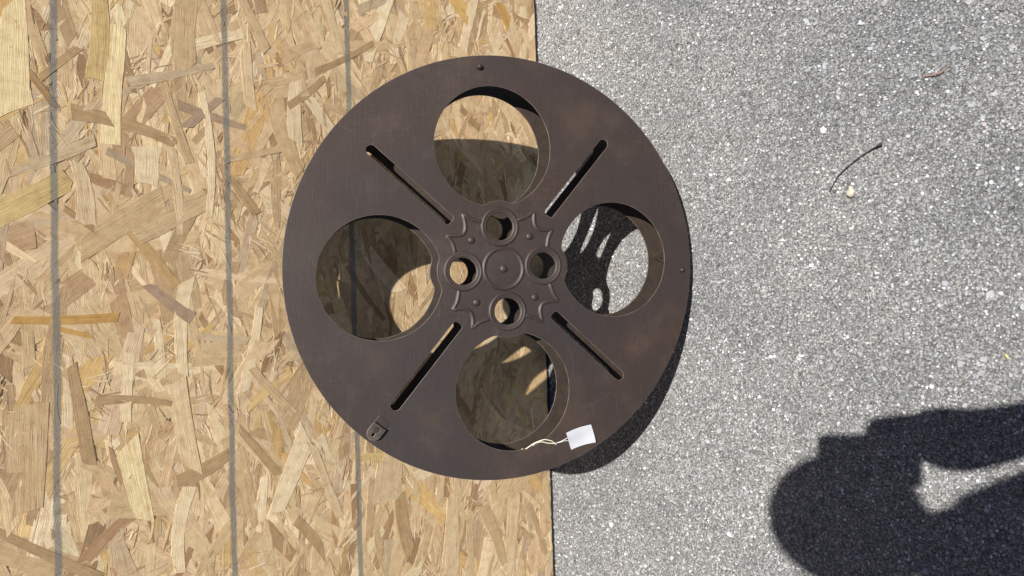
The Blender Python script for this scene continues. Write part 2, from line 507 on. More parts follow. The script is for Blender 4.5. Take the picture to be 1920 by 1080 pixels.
# the strands that stand out on the face: both ends (x, z), width, tint
SIGNATURE = [(0.2663, 0.8743, 0.2068, 0.827, 0.0086, (0.37, 0.225, 0.115)),
             (0.2372, 0.841, 0.2795, 0.7986, 0.0085, (0.42, 0.285, 0.155)),
             (0.2033, 0.8102, 0.1774, 0.6935, 0.0162, (0.42, 0.285, 0.155)),
             (0.2472, 0.7456, 0.2845, 0.6378, 0.0111, (0.51, 0.39, 0.255)),
             (0.1245, 0.8839, 0.1725, 0.7862, 0.0116, (0.51, 0.39, 0.255)),
             (0.0737, 0.9011, 0.1225, 0.8192, 0.0256, (0.56, 0.41, 0.19)),
             (0.0397, 0.8083, 0.1045, 0.7103, 0.0274, (0.53, 0.385, 0.225)),
             (0.3183, 0.8607, 0.1975, 0.8652, 0.0286, (0.74, 0.6, 0.35)),
             (0.3126, 0.7533, 0.1688, 0.7706, 0.0215, (0.74, 0.6, 0.35)),
             (0.3466, 0.7735, 0.2441, 0.7803, 0.0226, (0.56, 0.41, 0.19)),
             (0.1691, 0.7277, 0.1271, 0.7298, 0.0306, (0.73, 0.585, 0.385)),
             (0.252, 0.703, 0.1514, 0.6752, 0.0113, (0.53, 0.385, 0.225)),
             (0.1985, 0.679, 0.2418, 0.6305, 0.0103, (0.37, 0.26, 0.18)),
             (0.2264, 0.6871, 0.2055, 0.5959, 0.0104, (0.37, 0.26, 0.18)),
             (0.2463, 0.6553, 0.0811, 0.6543, 0.01, (0.73, 0.585, 0.385)),
             (0.1715, 0.6985, 0.0592, 0.692, 0.0108, (0.63, 0.48, 0.3)),
             (0.1456, 0.8081, 0.0731, 0.8015, 0.0173, (0.63, 0.48, 0.3)),
             (0.3708, 0.665, 0.2772, 0.6751, 0.0311, (0.53, 0.385, 0.225)),
             (0.0896, 0.8231, 0.0649, 0.7916, 0.0075, (0.37, 0.225, 0.115)),
             (-0.0042, 0.7344, -0.0499, 0.6818, 0.0147, (0.37, 0.26, 0.18)),
             (-0.036, 0.8809, -0.0409, 0.7709, 0.01, (0.5, 0.3, 0.1)),
             (-0.0493, 0.8382, -0.0615, 0.8014, 0.0062, (0.5, 0.3, 0.1)),
             (0.0005, 0.6868, -0.1213, 0.697, 0.0177, (0.73, 0.585, 0.385)),
             (-0.1388, 0.8717, -0.2567, 0.8776, 0.0408, (0.53, 0.385, 0.225)),
             (-0.0872, 0.7598, -0.1697, 0.7688, 0.0124, (0.73, 0.585, 0.385)),
             (-0.1274, 0.7081, -0.2465, 0.6916, 0.0266, (0.63, 0.48, 0.3)),
             (-0.1995, 0.7685, -0.2967, 0.7528, 0.0242, (0.74, 0.6, 0.35)),
             (-0.0937, 0.825, -0.212, 0.8118, 0.0145, (0.42, 0.285, 0.155)),
             (-0.2608, 0.7114, -0.2369, 0.6434, 0.0196, (0.42, 0.285, 0.155)),
             (-0.3765, 0.7131, -0.2686, 0.6962, 0.0171, (0.73, 0.585, 0.385)),
             (-0.2664, 0.9083, -0.3538, 0.8055, 0.011, (0.42, 0.285, 0.155)),
             (-0.1395, 0.8018, -0.1568, 0.7135, 0.0092, (0.42, 0.285, 0.155)),
             (-0.2325, 0.5251, -0.3341, 0.5787, 0.0282, (0.73, 0.585, 0.385)),
             (-0.248, 0.5181, -0.3678, 0.4764, 0.0136, (0.63, 0.48, 0.3)),
             (-0.3519, 0.5499, -0.4133, 0.5069, 0.0149, (0.42, 0.285, 0.155)),
             (-0.1255, 0.6032, -0.1982, 0.5422, 0.0119, (0.53, 0.385, 0.225)),
             (-0.2035, 0.6276, -0.2808, 0.572, 0.0114, (0.42, 0.285, 0.155)),
             (-0.0408, 0.5888, -0.1559, 0.6185, 0.014, (0.73, 0.585, 0.385)),
             (0.243, 0.5319, 0.2902, 0.4728, 0.0103, (0.42, 0.285, 0.155)),
             (0.2807, 0.5175, 0.1923, 0.5219, 0.0205, (0.73, 0.585, 0.385)),
             (0.2983, 0.4865, 0.3601, 0.3806, 0.0091, (0.42, 0.285, 0.155)),
             (0.4788, 0.1612, 0.3798, 0.1936, 0.0196, (0.73, 0.585, 0.385)),
             (0.471, 0.217, 0.4408, 0.1782, 0.0278, (0.6, 0.39, 0.14)),
             (0.4822, 0.1022, 0.4488, 0.0765, 0.023, (0.5, 0.3, 0.1)),
             (-0.2821, 0.377, -0.3649, 0.3915, 0.0509, (0.63, 0.48, 0.3)),
             (-0.3628, 0.3653, -0.464, 0.3489, 0.0232, (0.42, 0.285, 0.155)),
             (0.3186, 0.5918, 0.2355, 0.5882, 0.0158, (0.63, 0.48, 0.3)),
             (0.1594, 0.6295, 0.1854, 0.5306, 0.0101, (0.53, 0.385, 0.225)),
             (0.1383, 0.6232, 0.0888, 0.5878, 0.0125, (0.42, 0.285, 0.155)),
             (0.3798, 0.5925, 0.3167, 0.5607, 0.0154, (0.53, 0.385, 0.225)),
             (0.4085, 0.4615, 0.3335, 0.4397, 0.0137, (0.63, 0.48, 0.3)),
             (-0.3251, 0.4148, -0.4142, 0.4291, 0.0143, (0.53, 0.385, 0.225)),
             (-0.3905, 0.2538, -0.5217, 0.2664, 0.0321, (0.63, 0.48, 0.3)),
             (-0.4264, 0.187, -0.5477, 0.1398, 0.0225, (0.53, 0.385, 0.225)),
             (-0.4272, 0.1061, -0.5668, 0.127, 0.0318, (0.63, 0.48, 0.3))]
strands = []
NS = 13500
for i in range(NS):
    t = i / NS
    r_ = random.random()
    if r_ < 0.18 or i < 1800:
        ln, wd, kd = random.uniform(0.06, 0.145), random.uniform(0.015, 0.034), 0
    elif r_ < 0.52:
        ln, wd, kd = random.uniform(0.04, 0.12), random.uniform(0.006, 0.016), random.random() < 0.35
    elif r_ < 0.76:
        ln, wd, kd = random.uniform(0.02, 0.085), random.uniform(0.002, 0.007), random.random() < 0.6
    else:
        ln, wd, kd = random.uniform(0.008, 0.030), random.uniform(0.0012, 0.004), 1
    a = random.gauss(0, 0.50) if random.random() < 0.80 else random.uniform(-PI / 2, PI / 2)
    x = random.uniform(BX0, BX1)
    z = random.uniform(BZ0, BZ1)
    # later strands lie nearer the face; the face itself is pressed flat
    depth = 0.0005 - 0.0007 * t + random.gauss(0, 0.00014)
    depth = max(depth, -0.0003)
    slope = (random.gauss(0, 0.0020), random.gauss(0, 0.0095))
    vs_, uv_ = strand(x, z, ln, wd, a, depth, slope, kd)
    vs_ = clip_ok(vs_)
    tint = TINTS[rng.choice(len(TINTS), p=tw)][0]
    if kd == 0 and 0.006 < wd < 0.016 and t > 0.6 and random.random() < 0.12:
        tint = random.choice(((0.40, 0.255, 0.145), (0.34, 0.21, 0.115), (0.45, 0.30, 0.15)))
    j = random.gauss(1, 0.07)
    tint = tuple(min(0.85, c * q_ * j * random.gauss(1, 0.012)) for c, q_ in zip(tint, (0.985, 0.970, 0.945)))
    strands.append((vs_, uv_, tint, ln * wd, t, x, z))

for k, (x0, z0, x1, z1, wd, tint) in enumerate(SIGNATURE):
    j_ = random.gauss(0.97, 0.025)
    ln = math.hypot(x1 - x0, z1 - z0)
    a = math.atan2(z1 - z0, x1 - x0)
    vs_, uv_ = strand((x0 + x1) / 2, (z0 + z1) / 2, ln, wd, a, -0.00042 - 0.000003 * k, (random.gauss(0, 0.0012), random.gauss(0, 0.006)), 0)
    strands.append((clip_ok(vs_), uv_, tuple(c * j_ for c in tint), 9.0, 1.0, (x0 + x1) / 2, min((z0 + z1) / 2, 0.89)))

# fine splinters and torn fibres pressed between the broad strands, in loose clusters
for c_ in range(330):
    x0, z0, a0 = random.uniform(-0.66, 0.53), random.uniform(0.01, 0.93), random.gauss(0, 0.7)
    for k in range(random.randint(4, 12)):
        ln, wd = random.uniform(0.006, 0.030), random.uniform(0.0006, 0.0024)
        vs_, uv_ = strand(x0 + random.gauss(0, 0.011), z0 + random.gauss(0, 0.009), ln, wd, a0 + random.gauss(0, 0.28),
                          -0.00030 + random.gauss(0, 0.00009), (random.gauss(0, 0.006), random.gauss(0, 0.03)), 1)
        tint = random.choice(((0.68, 0.53, 0.34), (0.60, 0.45, 0.27), (0.50, 0.355, 0.21), (0.36, 0.235, 0.135), (0.44, 0.30, 0.175), (0.73, 0.60, 0.42)))
        strands.append((clip_ok(vs_), uv_, tint, 0.0, 0.0, x0, z0))


def strands_to_mesh(name, lst, parent):
    V, UV, L, S, T, C = [], [], [], [], [], []
    for (vs_, uv_, tint, *_r) in lst:
        n = len(vs_)
        b = len(V)
        V += vs_
        V += [(x, y + 0.0007, z) for x, y, z in vs_]
        # outline runs anticlockwise seen along -y looking at the face (x right, z up)
        S.append(len(L)); T.append(n)
        L += list(range(b, b + n)); UV += uv_
        for k in range(n):
            k2 = (k + 1) % n
            S.append(len(L)); T.append(4)
            L += [b + k2, b + k, b + n + k, b + n + k2]
            UV += [uv_[k2], uv_[k], uv_[k], uv_[k2]]
        C += [tint + (1.0,)] * (2 * n)
    o = fast_mesh(name, np.array(V), np.array(L), np.array(S), np.array(T), M_WOOD, parent)
    me = o.data
    if len(me.loops) == len(UV):
        uvl = me.uv_layers.new(name="UVMap")
        uvl.data.foreach_set("uv", np.array(UV, np.float32).ravel())
    ca_ = me.color_attributes.new("tint", 'FLOAT_COLOR', 'POINT')
    ca_.data.foreach_set("color", np.array(C, np.float32).ravel())
    return o


vis = [(s_[3] * (0.3 + s_[4]) , i) for i, s_ in enumerate(strands) if s_[4] > 0.72 and -0.64 < s_[5] < 0.52 and s_[6] < 0.90]
vis.sort(reverse=True)
single = set(i for _, i in vis[:298])
for i in sorted(single):
    strands_to_mesh("strand", [strands[i]], board)
so_ = strands_to_mesh("strand_layer", [s_ for i, s_ in enumerate(strands) if i not in single], board)
so_["kind"] = "stuff"

# ------------------------------------------------------------------ the film reel
RR = 0.3130                     # radius
GAP = 0.0543                    # from disc face to disc face
TH = 0.0016
HUB = Vector((0.0, -0.19198, 0.30070))
AX = Vector((-0.045115, -0.464006, -0.884682))
AY = Vector((0.998628, 0.002606, -0.052292))
AZ = Vector((0.026569, -0.885828, 0.463252))
base_local = Vector((RR, 0.0, -GAP - TH))
base_world = HUB + AX * base_local.x + AY * base_local.y + AZ * base_local.z
reel = empty("film_reel", mat=Matrix(((AX.x, AY.x, AZ.x, base_world.x), (AX.y, AY.y, AZ.y, base_world.y),
                                      (AX.z, AY.z, AZ.z, base_world.z), (0, 0, 0, 1))))
tag(reel, "large dark brown metal film reel leaning on the strand board, four round holes", "film reel")
OFF = base_local


def R_(p, z=0.0):
    """reel plane coordinates (radius = 1) to metres"""
    return (p[0] * RR, p[1] * RR, z)


HOLES = {'T': ((-0.0475, 0.5737), 0.2839), 'L': (( -0.5725, -0.0481), 0.2839), 'R': ((0.5695, 0.0493), 0.2821), 'B': ((0.0528, -0.5830), 0.2815)}
RINGS = {'T': (-0.0153, 0.1959), 'L': (-0.1926, -0.0155), 'R': (0.2014, 0.0146), 'B': (0.0228, -0.2033)}
LOBE = 0.1255
HUBHOLE = 0.0640
SLOTS = [((-0.6345, 0.5400), (-0.2490, 0.2130)), ((0.5300, 0.6350), (0.2231, 0.2566)),
         ((0.6180, -0.5410), (0.2500, -0.2170)), ((-0.5210, -0.6430), (-0.2112, -0.2569))]


def circ(c, r, n, a0=0.0, a1=2 * PI):
    return [(c[0] + r * math.cos(a0 + (a1 - a0) * i / n), c[1] + r * math.sin(a0 + (a1 - a0) * i / n)) for i in range(n)]


def lobed_hole(c, r, rc, rl):
    """round hole with the hub lobe bulging into it"""
    pts = []
    for p in circ(c, r, 144):
        dx, dy = p[0] - rc[0], p[1] - rc[1]
        d = math.hypot(dx, dy)
        if d < rl:
            # push outwards, along the line from the hub lobe centre, onto the lobe
            p = (rc[0] + dx / d * rl, rc[1] + dy / d * rl)
        pts.append(p)
    for _ in range(2):          # soften the two inner corners
        q = pts[:]
        for i in range(len(pts)):
            a, b, c_ = pts[i - 1], pts[i], pts[(i + 1) % len(pts)]
            q[i] = (a[0] * 0.25 + b[0] * 0.5 + c_[0] * 0.25, a[1] * 0.25 + b[1] * 0.5 + c_[1] * 0.25)
        pts = q
    return pts


def slot_pts(o, i, hw):
    d = (i[0] - o[0], i[1] - o[1])
    l = math.hypot(*d)
    ux, uy = d[0] / l, d[1] / l
    nx, ny = -uy, ux
    pts = []
    for k in range(9):          # round outer end
        a = PI / 2 + PI * k / 8
        pts.append((o[0] + ux * (hw + hw * math.cos(a)) + nx * hw * math.sin(a), o[1] + uy * (hw + hw * math.cos(a)) + ny * hw * math.sin(a)))
    for k in range(5):          # squarer inner end
        a = -PI / 2 + PI * k / 4
        ex = 0.45 * hw
        pts.append((i[0] + ux * (ex * math.cos(a) - ex) + nx * hw * math.sin(a), i[1] + uy * (ex * math.cos(a) - ex) + ny * hw * math.sin(a)))
    return pts


# keyhole hanger near the rim
KA = math.atan2(-0.775, -0.632)
kux, kuy = math.cos(KA), math.sin(KA)
knx, kny = -kuy, kux


def kp(u, v, c=(0.9425)):
    return ((c + u) * kux + v * knx, (c + u) * kuy + v * kny)


def u_shape(hw, u0, u1):
    pts = [kp(u0, -hw), ]
    for k in range(11):
        a = -PI / 2 + PI * k / 10
        pts.append(kp(u1 - hw + hw * math.cos(a), hw * math.sin(a)))
    pts.append(kp(u0, hw))
    return pts


def plate(name, outer, holes, z, th, mat, edge_mat, parent, bevel=0.00050):
    cu = bpy.data.curves.new(name, 'CURVE')
    cu.dimensions = '2D'
    cu.fill_mode = 'BOTH'
    cu.extrude = th / 2 - bevel
    cu.bevel_depth = bevel
    cu.bevel_resolution = 1
    cu.offset = -bevel
    for pts in [outer] + holes:
        s = cu.splines.new('POLY')
        s.points.add(len(pts) - 1)
        for p, (x, y) in zip(s.points, pts):
            p.co = (x * RR, y * RR, 0, 1)
        s.use_cyclic_u = True
    tmp = bpy.data.objects.new("tmp", cu)
    col.objects.link(tmp)
    dg = bpy.context.evaluated_depsgraph_get()
    me = bpy.data.meshes.new_from_object(tmp.evaluated_get(dg))
    bpy.data.objects.remove(tmp)
    me.name = name
    me.transform(Matrix.Translation(Vector((0, 0, z - th / 2)) - OFF))
    me.materials.clear()
    me.materials.append(mat)
    me.materials.append(edge_mat)
    me.materials.append(M_WORN)
    for p in me.polygons:
        p.use_smooth = False
        if abs(p.normal.z) < 0.95:
            p.material_index = 2 if p.normal.z > 0.2 else 1
    return link(bpy.data.objects.new(name, me), parent)


def rim(r0, k=1.0):
    pts = []
    for i in range(220):
        a = 2 * PI * i / 220
        r = r0 * (1 + k * (0.0037 * math.sin(a) - 0.0011 * math.cos(2 * a) + 0.0060 * math.sin(2 * a)))
        pts.append((r * math.cos(a), r * math.sin(a)))
    return pts


def disc_holes(front):
    hs = []
    for k in 'TLRB':
        c, r = HOLES[k]
        hs.append(lobed_hole(c, r, RINGS[k], LOBE))
        hs.append(circ(RINGS[k], HUBHOLE if front else HUBHOLE, 48))
    for o, i in SLOTS:
        hs.append(slot_pts(o, i, 0.0238))
    if front:
        hs.append(circ(kp(-0.001, 0.0), 0.0185, 20))
    return hs


plate("front_disc", rim(1.0), disc_holes(True), 0.0, TH, M_REEL, M_EDGE, reel)
bd = plate("back_disc", rim(0.990), disc_holes(False), -GAP, TH, M_BACK, M_EDGE, reel)
bd["label"] = "back disc of the reel, browner, seen through the round holes"


def sweep(name, pts, prof, mat, parent, closed=False, z=0.0):
    """embossed ribbon: profile [(across, height)] in metres carried along a line in reel coordinates"""
    n = len(pts)
    V, F = [], []
    m = len(prof)
    for i in range(n):
        if closed:
            a, b = pts[i - 1], pts[(i + 1) % n]
        else:
            a, b = pts[max(i - 1, 0)], pts[min(i + 1, n - 1)]
        dx, dy = b[0] - a[0], b[1] - a[1]
        l = math.hypot(dx, dy) or 1.0
        nx, ny = -dy / l, dx / l
        fade = 1.0
        if not closed:
            fade = min(1.0, 0.35 + min(i, n - 1 - i) / 3.0)
        for (v, h) in prof:
            V.append((pts[i][0] * RR + nx * v - OFF.x, pts[i][1] * RR + ny * v - OFF.y, z + h * (fade if h > 0 else 1) - OFF.z))
    for i in range(n if closed else n - 1):
        i2 = (i + 1) % n
        for k in range(m - 1):
            F.append((i * m + k, i2 * m + k, i2 * m + k + 1, i * m + k + 1)[::-1])
    o = mesh_obj(name, V, F, mat, parent, smooth=True)
    return o


def smooth_line(pts, n=8):
    out = []
    P = [pts[0]] + pts + [pts[-1]]
    for i in range(1, len(P) - 2):
        p0, p1, p2, p3 = [Vector(q) for q in P[i - 1:i + 3]]
        for k in range(n):
            t = k / n
            out.append(tuple(0.5 * ((2 * p1) + (p2 - p0) * t + (2 * p0 - 5 * p1 + 4 * p2 - p3) * t * t + (3 * p1 - p0 - 3 * p2 + p3) * t ** 3)))
    out.append(tuple(pts[-1]))
    return out


RIDGE = [(0.0036, -0.0002), (0.0024, 0.0005), (0.0012, 0.0016), (0.0, 0.0020), (-0.0012, 0.0016), (-0.0024, 0.0005), (-0.0036, -0.0002)]
# hub rings: a raised ring rolled down into each hub hole
RINGP = [(0.0020, -0.0002), (0.0010, 0.0008), (0.0, 0.0019), (-0.0012, 0.0022), (-0.0026, 0.0014), (-0.0040, 0.0011),
         (-0.0056, 0.0013), (-0.0069, 0.0008), (-0.0077, -0.0004), (-0.0080, -0.0030)]
for k in 'TLRB':
    c = RINGS[k]
    sweep("hub_ring", circ(c, 0.0890, 64)[::-1], RINGP, M_REEL, reel, closed=True)
CR = [(0.0032, -0.0002), (0.0020, 0.0006), (0.0008, 0.0018), (0.0, 0.0021), (-0.0012, 0.0016), (-0.0026, 0.0007), (-0.0040, 0.0004)]
sweep("centre_ring", circ((0.003, -0.0014), 0.0965, 72)[::-1], CR, M_REEL, reel, closed=True)
# dished plate in the middle of the centre ring
cv, cf = [(0.003 * RR - OFF.x, -0.0014 * RR - OFF.y, 0.0011 - OFF.z)], []
for j, (rr2, hz) in enumerate(((0.03, 0.0010), (0.06, 0.0008), (0.086, 0.0003))):
    for i in range(48):
        a = 2 * PI * i / 48
        cv.append(((0.003 + rr2 * math.cos(a)) * RR - OFF.x, (-0.0014 + rr2 * math.sin(a)) * RR - OFF.y, hz - OFF.z))
for i in range(48):
    i2 = (i + 1) % 48
    cf.append((0, 1 + i, 1 + i2))
    for j in range(2):
        cf.append((1 + j * 48 + i, 1 + (j + 1) * 48 + i, 1 + (j + 1) * 48 + i2, 1 + j * 48 + i2))
mesh_obj("centre_plate", cv, cf, M_REEL, reel, smooth=True)

RIDGES = [
    [[(-0.0985, 0.2146), (-0.1486, 0.2271), (-0.1926, 0.2514)], [(-0.1926, 0.2514), (-0.1827, 0.2055), (-0.1841, 0.1730), (-0.2053, 0.1518), (-0.2720, 0.1497)], [(-0.2720, 0.1497), (-0.2440, 0.1146), (-0.2300, 0.0680)]],
    [[(0.0690, 0.2290), (0.1137, 0.2451), (0.1562, 0.2726)], [(0.1562, 0.2726), (0.1562, 0.2251), (0.1675, 0.1969), (0.1923, 0.1847), (0.2477, 0.1896)], [(0.2477, 0.1896), (0.2287, 0.1484), (0.2220, 0.1010)]],
    [[(0.2350, -0.0700), (0.2529, -0.1158), (0.2796, -0.1574)], [(0.2796, -0.1574), (0.2339, -0.1572), (0.1998, -0.1692), (0.1870, -0.2011), (0.1983, -0.2560)], [(0.1983, -0.2560), (0.1584, -0.2364), (0.1090, -0.2220)]],
    [[(-0.2109, -0.1050), (-0.2208, -0.1567), (-0.2418, -0.1943)], [(-0.2418, -0.1943), (-0.1982, -0.1891), (-0.1628, -0.2004), (-0.1464, -0.2331), (-0.1464, -0.2794)], [(-0.1464, -0.2794), (-0.1128, -0.2543), (-0.0640, -0.2380)]],
]
for quad in RIDGES:
    V, F = [], []
    for seg in quad:
        o = sweep("tmp_ridge", smooth_line(seg, 6), RIDGE, M_REEL, None)
        b = len(V)
        V += [tuple(v.co) for v in o.data.vertices]
        F += [tuple(b + i for i in p.vertices) for p in o.data.polygons]
        bpy.data.objects.remove(o)
    mesh_obj("star_ridge", V, F, M_REEL, reel, smooth=True)


def dome(name, c, r, hgt, mat, parent, z=0.0):
    V, F = [], []
    n, m = 24, 6
    for j in range(m):
        t = PI / 2 * j / m
        for i in range(n):
            a = 2 * PI * i / n
            V.append((c[0] * RR + r * math.cos(t) * math.cos(a) - OFF.x, c[1] * RR + r * math.cos(t) * math.sin(a) - OFF.y, z - 0.0003 + hgt * math.sin(t) - OFF.z))
    V.append((c[0] * RR - OFF.x, c[1] * RR - OFF.y, z - 0.0003 + hgt - OFF.z))
    for j in range(m - 1):
        for i in range(n):
            i2 = (i + 1) % n
            F.append((j * n + i, j * n + i2, (j + 1) * n + i2, (j + 1) * n + i))
    for i in range(n):
        F.append(((m - 1) * n + i, (m - 1) * n + (i + 1) % n, m * n))
    return mesh_obj(name, V, F, mat, parent, smooth=True)


for c in ((-0.1543, 0.1301), (0.1323, 0.1535), (-0.1293, -0.1605), (0.1585, -0.1370)):
    dome("stud", c, 0.0057, 0.0034, M_REEL, reel)
dome("stud", (0.003, -0.0025), 0.0066, 0.0042, M_REEL, reel)
dome("rivet", (-0.1167, 0.9417), 0.0048, 0.0072, M_REEL, reel)
dome("rivet", (0.9518, 0.0004), 0.0044, 0.0050, M_REEL, reel)


def tube(name, pts, r, mat, parent=None, n=8, radii=None, closed=False):
    pts = [Vector(p) for p in pts]
    V, F = [], []
    up = Vector((0.31, 0.17, 0.93))
    for i, p in enumerate(pts):
        d = (pts[min(i + 1, len(pts) - 1)] - pts[max(i - 1, 0)]).normalized()
        s = d.cross(up)
        if s.length < 1e-4:
            s = d.cross(Vector((1, 0, 0)))
        s.normalize()
        t = s.cross(d)
        rr2 = radii[i] if radii else r
        for k in range(n):
            a = 2 * PI * k / n
            V.append(tuple(p + s * rr2 * math.cos(a) + t * rr2 * math.sin(a)))
    for i in range(len(pts) - 1):
        for k in range(n):
            k2 = (k + 1) % n
            F.append((i * n + k, i * n + k2, (i + 1) * n + k2, (i + 1) * n + k))
    F.append(tuple(range(n))[::-1])
    F.append(tuple((len(pts) - 1) * n + k for k in range(n)))
    return mesh_obj(name, V, F, mat, parent, smooth=True)


for c in ((-0.1167, 0.9417), (0.9518, 0.0004), (-0.9500, 0.0100), (0.1167, -0.9417)):
    a = Vector(R_(c, -TH * 0.5)) - OFF
    b = Vector(R_(c, -GAP - TH * 0.5)) - OFF
    tube("spacer_rod", [a, b], 0.0014, M_BACK, reel)

# keyhole hanger: a raised tongue with a keyhole opening
key = [kp(-0.004 + 0.0140 * math.cos(a), 0.0140 * math.sin(a)) for a in [0.42 + (2 * PI - 0.84) * k / 14 for k in range(15)]]
key += [kp(0.024 + 0.0066 * math.cos(a), 0.0066 * math.sin(a)) for a in [-1.2 + 2.4 * k / 6 for k in range(7)]]
hang = plate("keyhole_hanger", u_shape(0.0335, -0.026, 0.0475), [key], 0.0066, 0.0014, M_EDGE, M_WORN, reel, 0.0006)
wl = u_shape(0.0325, -0.0245, 0.0465)
sweep("hanger_wall", wl[:], [(0.0, 0.0058), (0.0008, -0.0004)], M_WORN, hang, closed=True)
plate("hanger_flap", [kp(-0.060, -0.029), kp(-0.0255, -0.030), kp(-0.0255, 0.030), kp(-0.060, 0.027)], [], 0.0014, 0.0012, M_REEL, M_WORN, hang, 0.0003)
# hanger tab on the back disc, seen through the hole near the ground
tab = plate("hanger_tab", [(0.862, 0.070), (0.935, 0.036), (0.945, 0.060), (0.900, 0.092)], [[(0.898, 0.073), (0.928, 0.056), (0.925, 0.068)]], -GAP + 0.0090, 0.0010, M_BACK, M_EDGE, reel, 0.0002)

# thin scratches in the paint
for pts in ([(0.411, -0.669), (0.471, -0.653), (0.571, -0.613), (0.594, -0.722), (0.623, -0.761)],
            [(-0.756, 0.627), (-0.728, 0.616), (-0.700, 0.602)],
            [(-0.570, -0.569), (-0.545, -0.571), (-0.522, -0.581)],
            [(0.330, -0.378), (0.358, -0.482), (0.316, -0.610)],
            [(0.741, -0.186), (0.728, -0.215), (0.717, -0.253)]):
    sweep("scratch", smooth_line([(x, y) for x, y in pts], 5), [(0.00026, 0.00004), (-0.00026, 0.00004)], M_SCR, reel)

RM = reel.matrix_world.copy()


def rw(p, z=0.0):
    """reel coordinates to world"""
    return HUB + AX * (p[0] * RR) + AY * (p[1] * RR) + AZ * z


# ------------------------------------------------------------------ price tag hanging from the bottom hole
tg = empty("price_tag", rw((0.3341, -0.838), 0.0))
tag(tg, "small blank white paper tag on a string, hanging over the lower part of the reel", "tag")
cs = [(0.3163, -0.7940), (0.4450, -0.7594), (0.4677, -0.8470), (0.3413, -0.8757)]
nu, nv = 10, 8
V, F = [], []
for layer in (0, 1):
    for j in range(nv + 1):
        for i in range(nu + 1):
            u, v = i / nu, j / nv
            a = [cs[0][k] * (1 - u) + cs[1][k] * u for k in (0, 1)]
            b = [cs[3][k] * (1 - u) + cs[2][k] * u for k in (0, 1)]
            p = [a[k] * (1 - v) + b[k] * v for k in (0, 1)]
            p[0] += 0.004 * math.sin(v * 3.0) * u
            p[1] += 0.004 * math.sin(u * 3.1)
            hz = 0.0010 + 0.0030 * (u - 0.45) ** 2 * 2 + 0.0016 * v * v + 0.0006 * math.sin(6 * v + 2 * u) - (0.0002 if layer else 0)
            V.append(rw(p, hz) - tg.location)
n_ = (nu + 1) * (nv + 1)
for j in range(nv):
    for i in range(nu):
        q = [j * (nu + 1) + i, j * (nu + 1) + i + 1, (j + 1) * (nu + 1) + i + 1, (j + 1) * (nu + 1) + i]
        F.append(tuple(q[::-1]))
        F.append(tuple(n_ + k for k in q))
edge = [i for i in range(nu + 1)] + [j * (nu + 1) + nu for j in range(1, nv + 1)] + [nv * (nu + 1) + i for i in range(nu - 1, -1, -1)] + [j * (nu + 1) for j in range(nv - 1, 0, -1)]
for k in range(len(edge)):
    a, b = edge[k], edge[(k + 1) % len(edge)]
    F.append((a, b, n_ + b, n_ + a))
mesh_obj("paper", V, F, M_PAPER, tg)


def strand_line(pts, r, mat, name="string"):
    P = []
    pts3 = [(p[0], p[1], p[2]) for p in pts]
    for i in range(len(pts3) - 1):
        for k in range(6):
            t = k / 6
            P.append(rw((pts3[i][0] * (1 - t) + pts3[i + 1][0] * t, pts3[i][1] * (1 - t) + pts3[i + 1][1] * t), pts3[i][2] * (1 - t) + pts3[i + 1][2] * t) - tg.location)
    P.append(rw(pts3[-1][:2], pts3[-1][2]) - tg.location)
    for _ in range(3):
        P = [P[0]] + [(P[i - 1] + P[i] * 2 + P[i + 1]) / 4 for i in range(1, len(P) - 1)] + [P[-1]]
    return tube(name, P, r, mat, tg, 6)


# measured along the photograph's string, as points on the disc
strand_line([(0.104, -0.868, -0.012), (0.112, -0.860, 0.001), (0.150, -0.832, 0.004), (0.200, -0.815, 0.006), (0.240, -0.826, 0.004), (0.262, -0.842, 0.0015)], 0.00075, M_STRING)
strand_line([(0.146, -0.846, 0.001), (0.160, -0.832, 0.003), (0.190, -0.828, 0.003), (0.225, -0.838, 0.002), (0.262, -0.842, 0.0015), (0.266, -0.848, 0.001)], 0.00070, M_STRING)
strand_line([(0.258, -0.842, 0.0016), (0.285, -0.836, 0.0013), (0.305, -0.828, 0.0013), (0.326, -0.818, 0.0012)], 0.00045, M_STRING2)
strand_line([(0.258, -0.842, 0.0012), (0.285, -0.838, 0.0012), (0.308, -0.832, 0.0012), (0.332, -0.832, 0.0012)], 0.00040, M_STRING2)

# ------------------------------------------------------------------ small things lying on the asphalt
def on_ground(name, pts, r, mat, label, cat, radii=None):
    o0 = Vector(pts[0])
    o = tube(name, [Vector(p) - o0 for p in pts], r, mat, None, 7, radii)
    o.location = o0
    return tag(o, label, cat)


tp = smooth_line([(0.1499, -0.6236, 0.0042), (0.1420, -0.6060, 0.0040), (0.1300, -0.5860, 0.0036), (0.1145, -0.5665, 0.0030), (0.1040, -0.5590, 0.0024), (0.0934, -0.5527, 0.0018)], 4)
on_ground("twig", tp, 0.001, M_TWIG, "thin dark bent twig lying on the asphalt", "twig",
          [0.0023, 0.0019, 0.0012, 0.0009] + [0.00080 - 0.00028 * i / len(tp) for i in range(len(tp) - 4)])
tp = smooth_line([(0.2295, -0.6771, 0.0026), (0.2290, -0.6880, 0.0034), (0.2300, -0.6960, 0.0036), (0.2340, -0.7020, 0.0030), (0.2378, -0.7060, 0.0022)], 4)
on_ground("stem", tp, 0.0007, M_NEEDLE, "short reddish dry stem on the asphalt", "stem", [0.0009 - 0.0004 * i / len(tp) for i in range(len(tp))])


